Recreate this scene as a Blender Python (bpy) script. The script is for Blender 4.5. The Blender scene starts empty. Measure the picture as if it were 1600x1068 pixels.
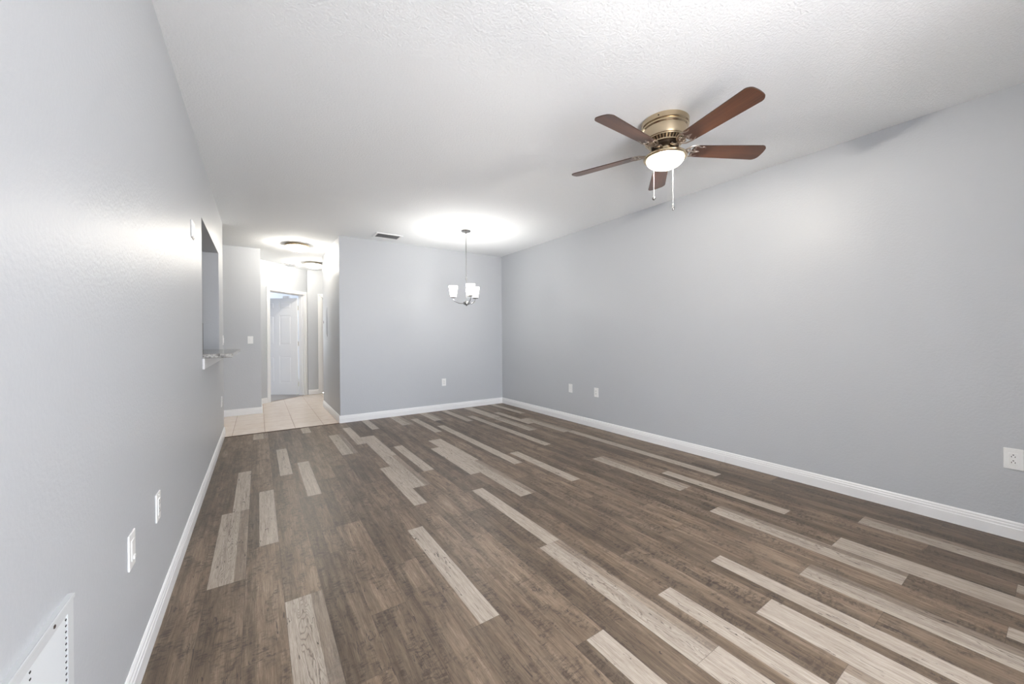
import bpy, bmesh, math, random
from mathutils import Vector, Matrix
random.seed(7)
R = math.radians
PI = math.pi
scene = bpy.context.scene
col = scene.collection

# ------------------------------------------------------------------ camera
H = 2.6
CAM = Vector((0.0, 0.0, 1.1887))
yaw, pitch, roll = 0.5967, -0.0018, -0.0077
rv = Vector((math.cos(yaw), -math.sin(yaw), 0))
fv = Vector((math.sin(yaw) * math.cos(pitch), math.cos(yaw) * math.cos(pitch), math.sin(pitch)))
uv = rv.cross(fv)
r2 = rv * math.cos(roll) + uv * math.sin(roll)
u2 = -rv * math.sin(roll) + uv * math.cos(roll)
cam = bpy.data.cameras.new('camera')
cam.sensor_width = 36.0
cam.lens = 591.47 / 1600 * 36
cam.shift_x = -(805.6 - 800) / 1600
cam.shift_y = (525.8 - 534) / 1600
cam.clip_start = 0.02
cam_o = bpy.data.objects.new('camera', cam)
col.objects.link(cam_o)
m3 = Matrix((r2, u2, -fv)).transposed()
cam_o.matrix_world = Matrix.Translation(CAM) @ m3.to_4x4()
scene.camera = cam_o

# ------------------------------------------------------------------ colour management
scene.view_settings.view_transform = 'Standard'
scene.view_settings.look = 'None'
scene.view_settings.exposure = 0.81
scene.view_settings.gamma = 1.0
scene.view_settings.use_curve_mapping = False
scene.cycles.max_bounces = 10
scene.cycles.diffuse_bounces = 8
scene.cycles.sample_clamp_indirect = 6.0

# ------------------------------------------------------------------ world: bright overcast sky over a sunlit patio
SKY = 8.6
GROUND = 11.2
world = bpy.data.worlds.new('sky')
scene.world = world
world.use_nodes = True
wn = world.node_tree
wn.nodes.clear()
wo = wn.nodes.new('ShaderNodeOutputWorld')
tc = wn.nodes.new('ShaderNodeTexCoord')
sx = wn.nodes.new('ShaderNodeSeparateXYZ')
rp = wn.nodes.new('ShaderNodeValToRGB')
bgn = wn.nodes.new('ShaderNodeBackground')
mp = wn.nodes.new('ShaderNodeMath'); mp.operation = 'MULTIPLY_ADD'
mp.inputs[1].default_value = 0.5; mp.inputs[2].default_value = 0.5
wn.links.new(tc.outputs['Generated'], sx.inputs[0])
wn.links.new(sx.outputs['Z'], mp.inputs[0])
wn.links.new(mp.outputs[0], rp.inputs[0])
els = rp.color_ramp.elements
els[0].position = 0.46; els[0].color = (GROUND / 40, GROUND / 40 * 1.0, GROUND / 40 * 1.02, 1)
els[1].position = 0.54; els[1].color = (SKY / 40 * 0.90, SKY / 40 * 0.98, SKY / 40 * 1.12, 1)
bgn.inputs['Strength'].default_value = 40.0
wn.links.new(rp.outputs[0], bgn.inputs['Color'])
wn.links.new(bgn.outputs[0], wo.inputs[0])

# patio door opening in the wall behind the camera
YR = -0.62
SLX0, SLX1, SLZ = 0.22, 1.90, 2.35

def area_light(name, loc, rot, sx_, sy_, power=0, color=(1, 1, 1), portal=False):
    l = bpy.data.lights.new(name, 'AREA')
    l.shape = 'RECTANGLE'; l.size = sx_; l.size_y = sy_
    l.energy = power; l.color = color
    if portal:
        l.cycles.is_portal = True
    o = bpy.data.objects.new(name, l)
    o.location = loc; o.rotation_euler = rot
    col.objects.link(o)
    return o

LX0, LX1, LY, LZ0, LZ1 = -0.3, 2.0, -2.8, 0.02, 2.42      # outer mouth of the added daylight tunnel
area_light('sky_portal', ((LX0 + LX1) / 2, LY, (LZ0 + LZ1) / 2), (R(90), 0, 0), LX1 - LX0, LZ1 - LZ0, portal=True, power=1)

# ------------------------------------------------------------------ materials
def mat(name, color=(0.5, 0.5, 0.5), rough=0.5, metal=0.0, emit=None, strength=0.0, spec=0.5, coat=0.0):
    m = bpy.data.materials.new(name)
    m.use_nodes = True
    b = m.node_tree.nodes['Principled BSDF']
    b.inputs['Base Color'].default_value = (*color, 1)
    b.inputs['Roughness'].default_value = rough
    b.inputs['Metallic'].default_value = metal
    b.inputs['Specular IOR Level'].default_value = spec
    b.inputs['Coat Weight'].default_value = coat
    if emit:
        b.inputs['Emission Color'].default_value = (*emit, 1)
        b.inputs['Emission Strength'].default_value = strength
    return m

class NT:
    """small helper for wiring node trees"""
    def __init__(s, m):
        s.t = m.node_tree; s.b = s.t.nodes['Principled BSDF']
    def n(s, kind, **kw):
        x = s.t.nodes.new(kind)
        for k, v in kw.items(): setattr(x, k, v)
        return x
    def l(s, a, b): s.t.links.new(a, b)
    def set(s, sock, v):
        if hasattr(v, 'is_linked') or hasattr(v, 'links'): s.l(v, sock)
        else: sock.default_value = v
    def math(s, op, a, b=0.0, c=0.0, clamp=False):
        x = s.n('ShaderNodeMath', operation=op); x.use_clamp = clamp
        s.set(x.inputs[0], a); s.set(x.inputs[1], b)
        if op == 'MULTIPLY_ADD': s.set(x.inputs[2], c)
        return x.outputs[0]
    def xyz(s, x, y, z):
        c = s.n('ShaderNodeCombineXYZ')
        s.set(c.inputs[0], x); s.set(c.inputs[1], y); s.set(c.inputs[2], z)
        return c.outputs[0]
    def noise(s, vec, scale=1.0, detail=2.0, rough=0.5, dist=0.0):
        x = s.n('ShaderNodeTexNoise')
        s.l(vec, x.inputs['Vector'])
        x.inputs['Scale'].default_value = scale; x.inputs['Detail'].default_value = detail
        x.inputs['Roughness'].default_value = rough; x.inputs['Distortion'].default_value = dist
        return x.outputs['Fac']
    def ramp(s, fac, stops):
        x = s.n('ShaderNodeValToRGB')
        e = x.color_ramp.elements
        while len(e) < len(stops): e.new(0.5)
        for i, (p, c) in enumerate(stops):
            e[i].position = p
            e[i].color = (*c, 1) if hasattr(c, '__len__') else (c, c, c, 1)
        s.l(fac, x.inputs[0])
        return x.outputs[0]
    def mix(s, f, a, b, mode='MIX'):
        x = s.n('ShaderNodeMix', data_type='RGBA', blend_type=mode)
        s.set(x.inputs[0], f)
        for sock, v in ((x.inputs[6], a), (x.inputs[7], b)):
            if isinstance(v, tuple): sock.default_value = (*v, 1)
            else: s.l(v, sock)
        return x.outputs[2]
    def bump(s, h, strength, dist):
        x = s.n('ShaderNodeBump')
        x.inputs['Strength'].default_value = strength; x.inputs['Distance'].default_value = dist
        s.l(h, x.inputs['Height']); s.l(x.outputs[0], s.b.inputs['Normal'])

def geo_pos(t):
    return t.n('ShaderNodeNewGeometry').outputs['Position']

# painted orange-peel walls
M_wall = mat('wall_paint', (0.525, 0.542, 0.565), 0.42, spec=0.38)
t = NT(M_wall); pos = geo_pos(t)
h = t.noise(pos, 75, 3, 0.55)
t.bump(t.ramp(h, [(0.35, 0.0), (0.65, 1.0)]), 0.13, 0.003)
# knock-down textured ceiling
M_ceil = mat('ceiling_texture', (0.895, 0.915, 0.93), 0.9, spec=0.2)
t = NT(M_ceil); pos = geo_pos(t)
h = t.noise(pos, 80, 4, 0.6, 0.4)
t.bump(t.ramp(h, [(0.40, 0.0), (0.60, 1.0)]), 0.40, 0.004)
M_trim = mat('trim_white', (0.86, 0.86, 0.86), 0.32)
M_plate = mat('plate_white_plastic', (0.85, 0.85, 0.84), 0.3)
M_slot = mat('slot_dark', (0.03, 0.03, 0.03), 0.6)
M_nickel = mat('brushed_nickel', (0.62, 0.56, 0.48), 0.26, 1.0)
M_chrome = mat('satin_nickel', (0.42, 0.41, 0.40), 0.25, 1.0)
M_darkmetal = mat('dark_motor_metal', (0.05, 0.035, 0.025), 0.45, 0.6)
M_antique = mat('antique_brass', (0.60, 0.49, 0.34), 0.25, 1.0)
t = NT(M_antique); pos = geo_pos(t)
sp = t.n('ShaderNodeSeparateXYZ'); t.l(pos, sp.inputs[0])
t.bump(t.noise(t.xyz(t.math('MULTIPLY', sp.outputs[0], 20), t.math('MULTIPLY', sp.outputs[1], 20), t.math('MULTIPLY', sp.outputs[2], 900)), 1, 2), 0.06, 0.001)
M_bronze = mat('pewter_bracket', (0.50, 0.42, 0.36), 0.28, 1.0)
def lit_glass(name, color, emit, strength, clear):
    """frosted lit glass that lets part of the bulb's light straight through"""
    m = mat(name, color, 0.4, emit=emit, strength=strength)
    nt = m.node_tree
    out = nt.nodes['Material Output']; pb = nt.nodes['Principled BSDF']
    tr = nt.nodes.new('ShaderNodeBsdfTransparent'); mx = nt.nodes.new('ShaderNodeMixShader')
    mx.inputs[0].default_value = clear
    nt.links.new(pb.outputs[0], mx.inputs[1]); nt.links.new(tr.outputs[0], mx.inputs[2])
    nt.links.new(mx.outputs[0], out.inputs[0])
    return m
M_shade = lit_glass('lit_frosted_shade', (0.9, 0.9, 0.88), (1.0, 0.98, 0.95), 2.0, 0.62)
M_dome = lit_glass('lit_fan_bowl', (0.9, 0.88, 0.8), (1.0, 0.95, 0.84), 3.2, 0.5)
M_dome2 = lit_glass('lit_hall_bowl', (0.9, 0.9, 0.85), (1.0, 0.97, 0.92), 3.0, 0.5)
def bulb(loc, watts, color, radius=0.02):
    l = bpy.data.lights.new('bulb', 'POINT'); l.energy = watts; l.color = color; l.shadow_soft_size = radius
    o = bpy.data.objects.new('bulb', l); o.location = loc; col.objects.link(o)
M_black = mat('black_plastic', (0.01, 0.01, 0.01), 0.3)
M_vent = mat('register_grey', (0.42, 0.43, 0.44), 0.5)
M_ventwhite = mat('grille_white', (0.64, 0.66, 0.67), 0.4)
M_carpet = mat('bedroom_carpet', (0.40, 0.38, 0.37), 1.0, spec=0.1)
M_room2 = mat('bedroom_paint', (0.62, 0.64, 0.69), 0.6)
M_cab = mat('kitchen_cabinet', (0.55, 0.55, 0.54), 0.5)
M_thresh = mat('dark_transition', (0.09, 0.055, 0.035), 0.45)
M_lens = mat('white_detector', (0.9, 0.9, 0.9), 0.35)

# walnut fan blade
M_walnut = mat('walnut_blade', (0.18, 0.07, 0.03), 0.33, coat=0.25)
t = NT(M_walnut)
uvn = t.n('ShaderNodeUVMap').outputs[0]
sp = t.n('ShaderNodeSeparateXYZ'); t.l(uvn, sp.inputs[0])
g = t.noise(t.xyz(t.math('MULTIPLY', sp.outputs[0], 3.0), t.math('MULTIPLY', sp.outputs[1], 90.0), 0.0), 1, 4, 0.65, 0.6)
g2 = t.noise(t.xyz(t.math('MULTIPLY', sp.outputs[0], 1.6), t.math('MULTIPLY', sp.outputs[1], 22.0), 3.0), 1, 3, 0.5, 1.0)
c1 = t.ramp(g, [(0.3, (0.040, 0.014, 0.007)), (0.55, (0.105, 0.037, 0.015)), (0.75, (0.16, 0.060, 0.024))])
t.l(t.mix(0.45, c1, t.ramp(g2, [(0.35, (0.05, 0.017, 0.008)), (0.65, (0.13, 0.049, 0.02))])), t.b.inputs['Base Color'])
M_bladedge = mat('blade_edge_dark', (0.05, 0.025, 0.015), 0.4)

# granite
M_granite = mat('speckled_granite', (0.4, 0.4, 0.4), 0.15)
t = NT(M_granite); pos = geo_pos(t)
v = t.n('ShaderNodeTexVoronoi'); v.inputs['Scale'].default_value = 70; t.l(pos, v.inputs['Vector'])
n1 = t.noise(pos, 45, 5, 0.7)
t.l(t.mix(t.ramp(n1, [(0.42, 0.0), (0.58, 1.0)]), t.ramp(v.outputs['Distance'], [(0.1, (0.05, 0.05, 0.045)), (0.5, (0.20, 0.19, 0.18))]), (0.44, 0.43, 0.40)), t.b.inputs['Base Color'])

# ceramic tile: 33.5 cm squares with pale grout
M_tile = mat('beige_tile', (0.7, 0.62, 0.55), 0.22)
t = NT(M_tile); pos = geo_pos(t)
sp = t.n('ShaderNodeSeparateXYZ'); t.l(pos, sp.inputs[0])
TS = 0.335
def tilew(o, off):
    f = t.math('FRACT', t.math('DIVIDE', t.math('SUBTRACT', o, off - 40 * TS), TS))
    return t.math('MULTIPLY', t.math('MINIMUM', f, t.math('SUBTRACT', 1.0, f)), TS)
gx = tilew(sp.outputs[0], 0.060); gy = tilew(sp.outputs[1], 7.42)
gm = t.math('MINIMUM', gx, gy)
grout = t.math('LESS_THAN', gm, 0.0035)
cell = t.xyz(t.math('FLOOR', t.math('DIVIDE', t.math('SUBTRACT', sp.outputs[0], 0.060 - 40 * TS), TS)),
             t.math('FLOOR', t.math('DIVIDE', t.math('SUBTRACT', sp.outputs[1], 7.42 - 40 * TS), TS)), 0.0)
wnz = t.n('ShaderNodeTexWhiteNoise'); t.l(cell, wnz.inputs['Vector'])
cl = t.noise(pos, 9, 4, 0.6)
base = t.ramp(cl, [(0.3, (0.78, 0.65, 0.54)), (0.7, (0.86, 0.76, 0.67))])
base = t.mix(t.math('MULTIPLY', wnz.outputs['Value'], 0.35), base, (0.88, 0.79, 0.70))
t.l(t.mix(grout, base, (0.36, 0.27, 0.22)), t.b.inputs['Base Color'])
t.l(t.math('MULTIPLY_ADD', grout, 0.5, 0.22), t.b.inputs['Roughness'])

# vinyl plank: uv = (across 0..1, metres along); colour attribute 'plank' = (kind, rnd, rnd2)
M_floor = mat('vinyl_plank', (0.3, 0.25, 0.2), 0.4, spec=0.45)
t = NT(M_floor)
uvn = t.n('ShaderNodeUVMap').outputs[0]
sp = t.n('ShaderNodeSeparateXYZ'); t.l(uvn, sp.inputs[0])
at = t.n('ShaderNodeAttribute'); at.attribute_name = 'plank'
sa = t.n('ShaderNodeSeparateColor'); t.l(at.outputs['Color'], sa.inputs[0])
kind, ra, rb = sa.outputs[0], sa.outputs[1], sa.outputs[2]
U, V = sp.outputs[0], sp.outputs[1]
flip = t.math('GREATER_THAN', rb, 0.5)
X = t.math('MULTIPLY_ADD', U, 0.151, t.math('MULTIPLY', ra, 37.0))
Y = t.math('MULTIPLY_ADD', rb, 53.0, V)
def NV(sx_, sy_, z=0.0, scale=1.0, det=3.0, rg=0.55, dist=0.0):
    return t.noise(t.xyz(t.math('MULTIPLY', X, sx_), t.math('MULTIPLY', Y, sy_), z), scale, det, rg, dist)
fine = NV(240, 14, 0, 1, 4, 0.75, 0.5)
mid = NV(55, 3.2, 5, 1, 3, 0.6, 0.6)
blot = NV(13, 4.2, 9, 1, 4, 0.62, 0.9)
broad = NV(9, 1.6, 21, 1, 2, 0.5, 0.2)
saw = NV(30, 62, 12, 1, 3, 0.7, 0.8)
# cathedral / contour lines
warp = NV(15, 1.7, 31, 1, 2, 0.45, 0.25)
rings = t.math('SINE', t.math('ADD', t.math('MULTIPLY', warp, 105.0), t.math('MULTIPLY', NV(90, 22, 40, 1, 2), 3.0)))
ringl = t.ramp(t.math('ABSOLUTE', rings), [(0.05, 0.0), (0.45, 0.85), (0.8, 1.0)])
# long dark cracks
crk = t.math('ABSOLUTE', t.math('SUBTRACT', NV(22, 1.9, 60, 1, 3, 0.6, 0.5), 0.5))
crack = t.math('MULTIPLY', t.math('LESS_THAN', crk, 0.006), t.math('GREATER_THAN', NV(14, 6, 70, 1, 2), 0.56))
# brown boards
bf = t.math('ADD', t.math('MULTIPLY', mid, 0.38), t.math('ADD', t.math('MULTIPLY', fine, 0.40), t.math('MULTIPLY', broad, 0.22)))
brown = t.ramp(bf, [(0.32, (0.062, 0.040, 0.025)), (0.44, (0.130, 0.090, 0.060)), (0.54, (0.200, 0.145, 0.100)), (0.68, (0.33, 0.252, 0.185))])
dark = t.math('MULTIPLY', t.ramp(blot, [(0.45, 0.0), (0.58, 1.0)]), t.ramp(saw, [(0.38, 1.0), (0.56, 0.18)]))
brown = t.mix(t.math('MULTIPLY', dark, 0.80), brown, (0.050, 0.034, 0.025))
# tonal sub-strip printed on the brown boards
ub = t.math('ADD', U, t.math('MULTIPLY', t.math('SUBTRACT', ra, 0.5), 0.3))
strip = t.ramp(t.math('MULTIPLY_ADD', t.math('SUBTRACT', ub, 0.42), 30.0, 0.5, True), [(0.0, 0.86), (1.0, 1.08)])
brown = t.mix(1.0, brown, strip, 'MULTIPLY')
tone = t.math('MULTIPLY_ADD', ra, 0.36, 0.82)
tonec = t.n('ShaderNodeCombineColor')
for i in range(3): t.l(tone, tonec.inputs[i])
brown = t.mix(1.0, brown, tonec.outputs[0], 'MULTIPLY')
# light boards
lf = t.math('ADD', t.math('MULTIPLY', mid, 0.4), t.math('MULTIPLY', fine, 0.6))
light = t.ramp(lf, [(0.32, (0.21, 0.165, 0.126)), (0.45, (0.36, 0.300, 0.242)), (0.66, (0.52, 0.455, 0.385))])
light = t.mix(t.ramp(NV(120, 7, 80, 1, 2), [(0.66, 0.0), (0.72, 0.8)]), light, (0.20, 0.16, 0.13))
ringmask = t.ramp(t.math('ABSOLUTE', t.math('SUBTRACT', U, 0.42)), [(0.12, 0.85), (0.30, 0.0)])
isA = t.math('MULTIPLY', t.math('GREATER_THAN', kind, 0.4), t.math('LESS_THAN', kind, 0.6))
isB = t.math('MULTIPLY', t.math('GREATER_THAN', kind, 0.15), t.math('LESS_THAN', kind, 0.35))
isC = t.math('GREATER_THAN', kind, 0.65)
ringw = t.math('MULTIPLY', ringmask, isA)
light = t.mix(t.math('MULTIPLY', ringw, t.math('SUBTRACT', 1.0, ringl)), light, (0.14, 0.105, 0.082))
light = t.mix(t.math('MULTIPLY', t.ramp(NV(70, 2.6, 110, 1, 4, 0.65, 0.5), [(0.55, 0.0), (0.68, 1.0)]), 0.55), light, (0.20, 0.155, 0.118))
# where is the board light
wob = t.math('MULTIPLY_ADD', NV(3, 6, 91, 1, 2), 0.03, -0.015)
Uw = t.math('ADD', U, wob)
sB = t.math('MULTIPLY_ADD', t.math('SUBTRACT', Uw, 0.38), 60.0, 0.5, True)
sA = t.math('MULTIPLY_ADD', t.math('SUBTRACT', 0.68, Uw), 60.0, 0.5, True)
mask = t.math('ADD', t.math('MULTIPLY', isB, sB), t.math('ADD', t.math('MULTIPLY', isA, t.math('MAXIMUM', sA, 0.35)), isC), 0.0, True)
colr = t.mix(mask, brown, light)
colr = t.mix(t.math('MULTIPLY', crack, 0.85), colr, (0.045, 0.032, 0.026))
# bevelled seams between boards
LP = 0.922
eu = t.math('MULTIPLY', t.math('MINIMUM', U, t.math('SUBTRACT', 1.0, U)), 0.151)
ev = t.math('MINIMUM', V, t.math('SUBTRACT', LP, V))
seam = t.math('LESS_THAN', t.math('MINIMUM', eu, ev), 0.0009)
colr = t.mix(t.math('MULTIPLY', seam, 0.55), colr, (0.05, 0.036, 0.03))
t.l(colr, t.b.inputs['Base Color'])
t.l(t.math('MULTIPLY_ADD', fine, 0.16, 0.34), t.b.inputs['Roughness'])
t.bump(t.math('ADD', t.math('MULTIPLY', fine, 0.6), t.math('MULTIPLY', saw, 0.4)), 0.16, 0.002)

# ------------------------------------------------------------------ mesh helpers
def link_mesh(name, bm, m, parent=None, smooth=False, mats=None):
    me = bpy.data.meshes.new(name)
    bmesh.ops.recalc_face_normals(bm, faces=bm.faces)
    bm.to_mesh(me); bm.free()
    for mm in (mats or [m]): me.materials.append(mm)
    if smooth:
        for p in me.polygons: p.use_smooth = True
        try: me.set_sharp_from_angle(angle=R(35))
        except Exception: pass
    o = bpy.data.objects.new(name, me)
    col.objects.link(o)
    if parent: o.parent = parent
    return o

def box(bm, x0, x1, y0, y1, z0, z1, mi=0, bevel=0.0):
    vs = [bm.verts.new(p) for p in ((x0, y0, z0), (x1, y0, z0), (x1, y1, z0), (x0, y1, z0), (x0, y0, z1), (x1, y0, z1), (x1, y1, z1), (x0, y1, z1))]
    fs = [bm.faces.new([vs[i] for i in f]) for f in ((0, 3, 2, 1), (4, 5, 6, 7), (0, 1, 5, 4), (1, 2, 6, 5), (2, 3, 7, 6), (3, 0, 4, 7))]
    for f in fs: f.material_index = mi
    if bevel > 0:
        es = list({e for f in fs for e in f.edges})
        bmesh.ops.bevel(bm, geom=es, offset=bevel, segments=2, profile=0.5, affect='EDGES')
    return vs

def xform(bm, mtx):
    bmesh.ops.transform(bm, matrix=mtx, verts=bm.verts)

def lathe(bm, prof, seg=48, center=(0, 0), mi=0):
    rings = []
    for r, z in prof:
        if r < 1e-6:
            rings.append([bm.verts.new((center[0], center[1], z))])
        else:
            rings.append([bm.verts.new((center[0] + r * math.cos(2 * PI * i / seg), center[1] + r * math.sin(2 * PI * i / seg), z)) for i in range(seg)])
    for a, b in zip(rings, rings[1:]):
        for i in range(seg):
            j = (i + 1) % seg
            if len(a) == 1 and len(b) == 1: continue
            if len(a) == 1: f = bm.faces.new((a[0], b[i], b[j]))
            elif len(b) == 1: f = bm.faces.new((a[i], a[j], b[0]))
            else: f = bm.faces.new((a[i], a[j], b[j], b[i]))
            f.material_index = mi

def tube(bm, pts, rad, seg=8, closed=False, flat=1.0):
    """sweep a circle (or flattened ellipse) along points; rad is a number or a list"""
    pts = [Vector(p) for p in pts]
    n = len(pts)
    rads = rad if isinstance(rad, (list, tuple)) else [rad] * n
    rings = []
    for i, p in enumerate(pts):
        if closed: d = pts[(i + 1) % n] - pts[i - 1]
        else: d = pts[min(i + 1, n - 1)] - pts[max(i - 1, 0)]
        d.normalize()
        up = Vector((0, 0, 1)) if abs(d.z) < 0.95 else Vector((1, 0, 0))
        s = d.cross(up).normalized(); u = s.cross(d).normalized()
        rings.append([bm.verts.new(p + (s * math.cos(2 * PI * k / seg) + u * math.sin(2 * PI * k / seg) * flat) * rads[i]) for k in range(seg)])
    rng = range(n) if closed else range(n - 1)
    for i in rng:
        a, b = rings[i], rings[(i + 1) % n]
        for k in range(seg):
            bm.faces.new((a[k], a[(k + 1) % seg], b[(k + 1) % seg], b[k]))
    if not closed:
        bm.faces.new(rings[0][::-1]); bm.faces.new(rings[-1])

def prism(bm, prof, y0, y1):
    """extrude an (x, z) outline along y"""
    a = [bm.verts.new((x, y0, z)) for x, z in prof]
    b = [bm.verts.new((x, y1, z)) for x, z in prof]
    n = len(prof)
    for i in range(n):
        bm.faces.new((a[i], a[(i + 1) % n], b[(i + 1) % n], b[i]))
    bm.faces.new(a[::-1]); bm.faces.new(b)

def tag(o, label=None, cat=None, group=None, kind=None):
    if label: o['label'] = label
    if cat: o['category'] = cat
    if group: o['group'] = group
    if kind: o['kind'] = kind
    return o

def empty(name, loc=(0, 0, 0), rz=0.0):
    o = bpy.data.objects.new(name, None)
    o.empty_display_size = 0.1
    o.location = loc; o.rotation_euler = (0, 0, rz)
    col.objects.link(o)
    return o

def struct(o, label, cat):
    return tag(o, label, cat, kind='structure')

# ------------------------------------------------------------------ room shell
XL, XR, YB, XH = -0.358, 3.589, 5.716, 0.932
TW = 0.135
YLE = 5.86                       # end of left wall
OY0, OY1, OZ0, OZ1 = 3.780, 5.285, 1.035, 2.125   # pass-through opening

bm = bmesh.new()
for a in ((XL - TW, XL, YR, OY0, 0, H), (XL - TW, XL, OY1, YLE, 0, H), (XL - TW, XL, OY0, OY1, 0, OZ0), (XL - TW, XL, OY0, OY1, OZ1, H)):
    box(bm, *a)
bmesh.ops.remove_doubles(bm, verts=bm.verts, dist=1e-5)
struct(link_mesh('wall_left', bm, M_wall), 'pale grey painted left wall with the kitchen pass-through opening', 'wall')

bm = bmesh.new(); box(bm, XR, XR + 0.12, YR, YB + 0.12, 0, H)
struct(link_mesh('wall_right', bm, M_wall), 'long plain grey right wall with three outlet plates', 'wall')
bm = bmesh.new(); box(bm, XH + 0.001, XR, YB, YB + 0.12, 0, H)
struct(link_mesh('wall_back', bm, M_wall), 'grey back wall behind the small chandelier', 'wall')
bm = bmesh.new(); box(bm, XH, XH + 0.12, YB + 0.0005, 7.33, 0, H)
struct(link_mesh('wall_hall', bm, M_wall), 'short hallway side wall beyond the corner of the back wall', 'wall')
bm = bmesh.new(); box(bm, XH + 0.12, 2.72, 7.21, 7.33, 0, H); box(bm, 2.6, 2.72, 7.33, 9.1, 0, H)
struct(link_mesh('wall_hall_far_side', bm, M_wall), 'hidden hallway wall', 'wall')
# grey wall facing the room, then the return beside the hall
GY = 7.222
bm = bmesh.new(); box(bm, -3.2, 0.033, GY, GY + 0.12, 0, H); box(bm, -0.087, 0.033, GY + 0.12, 8.2, 0, H)
bmesh.ops.remove_doubles(bm, verts=bm.verts, dist=1e-5)
struct(link_mesh('wall_entry', bm, M_wall), 'grey wall facing the room beside the hallway with a light switch', 'wall')
bm = bmesh.new()
for a in ((0.852, 1.105, 8.98, 9.1, 0, H), (1.915, 2.72, 8.98, 9.1, 0, H), (1.105, 1.915, 8.98, 9.1, 2.05, H)): box(bm, *a)
struct(link_mesh('wall_hall_end', bm, M_wall), 'end wall of the hallway beside the angled doorway', 'wall')
# angled wall with the bedroom doorway, built in its own frame: x along, y depth
DL = 1.165
DX0, DX1, DZ = 0.19, 1.075, 2.080
diag = Matrix.Translation((0.033, 8.2, 0)) @ Matrix.Rotation(R(45), 4, 'Z')
bm = bmesh.new()
for a in ((0, DX0, 0, 0.12, 0, H), (DX1, DL, 0, 0.12, 0, H), (DX0, DX1, 0, 0.12, DZ, H)): box(bm, *a)
bmesh.ops.remove_doubles(bm, verts=bm.verts, dist=1e-5)
xform(bm, diag)
struct(link_mesh('wall_angled', bm, M_wall), 'angled hallway wall around the bedroom doorway', 'wall')
# kitchen and rear
bm = bmesh.new(); box(bm, -3.32, -3.2, 1.9, GY + 0.12, 0, H); box(bm, -3.2, XL - TW, 1.9, 2.02, 0, H)
struct(link_mesh('wall_kitchen', bm, M_wall), 'kitchen walls behind the pass-through', 'wall')
bm = bmesh.new()
for a in ((XL - TW, SLX0, YR - 0.2, YR, 0, H), (SLX1, XR + 0.12, YR - 0.2, YR, 0, H), (SLX0, SLX1, YR - 0.2, YR, SLZ, H)): box(bm, *a)
bmesh.ops.remove_doubles(bm, verts=bm.verts, dist=1e-5)
struct(link_mesh('wall_rear', bm, M_wall), 'rear wall with the patio door opening', 'wall')
bm = bmesh.new()
for a in ((SLX0, SLX0 + 0.05, YR - 0.15, YR - 0.08, 0.03, SLZ - 0.05), (SLX1 - 0.05, SLX1, YR - 0.15, YR - 0.08, 0.03, SLZ - 0.05), (SLX0, SLX1, YR - 0.15, YR - 0.08, SLZ - 0.05, SLZ), (SLX0, SLX1, YR - 0.15, YR - 0.08, 0, 0.03), (1.73, 1.79, YR - 0.14, YR - 0.09, 0.03, SLZ - 0.05)):
    box(bm, *a)
struct(link_mesh('window_1', bm, M_trim), 'white frame of the open patio door', 'window')
# added unseen tunnel outside the door, narrowing the daylight: walls, sill, roof, floor
bm = bmesh.new()
for a in ((LX0 - 0.12, LX0, LY, YR - 0.2, 0, 2.5), (LX1, LX1 + 0.12, LY, YR - 0.2, 0, 2.5), (LX0, LX1, LY - 0.1, LY, 0, LZ0), (LX0, LX1, LY - 0.1, LY, LZ1, 2.5)): box(bm, *a)
struct(link_mesh('wall_light_tunnel', bm, M_trim), 'added unseen walls outside the rear opening that narrow the daylight', 'wall')
bm = bmesh.new(); box(bm, LX0 - 0.12, LX1 + 0.12, LY - 0.1, YR - 0.2, 2.5, 2.6)
struct(link_mesh('ceiling_light_tunnel', bm, M_ceil), 'added unseen roof outside the rear opening that blocks the high sky', 'ceiling')
bm = bmesh.new(); box(bm, LX0 - 0.12, LX1 + 0.12, LY - 0.1, YR - 0.2, -0.1, -0.02)
struct(link_mesh('floor_light_tunnel', bm, M_tile), 'added unseen floor of the daylight tunnel outside the rear opening', 'floor')
# bedroom beyond the angled door
bm = bmesh.new()
for a in ((-1.6, -1.48, 8.0, 12.5, 0, H), (-1.6, 3.6, 12.5, 12.62, 0, H), (3.48, 3.6, 9.1, 12.5, 0, H), (2.72, 3.6, 8.98, 9.1, 0, H), (-1.6, -0.087, 8.08, 8.2, 0, H)): box(bm, *a)
struct(link_mesh('wall_bedroom', bm, M_room2), 'cool white bedroom walls seen through the doorway', 'wall')

bm = bmesh.new(); box(bm, -3.4, 3.75, YR - 0.2, 12.7, H, H + 0.1)
struct(link_mesh('ceiling', bm, M_ceil), 'white knock-down textured ceiling', 'ceiling')

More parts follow.
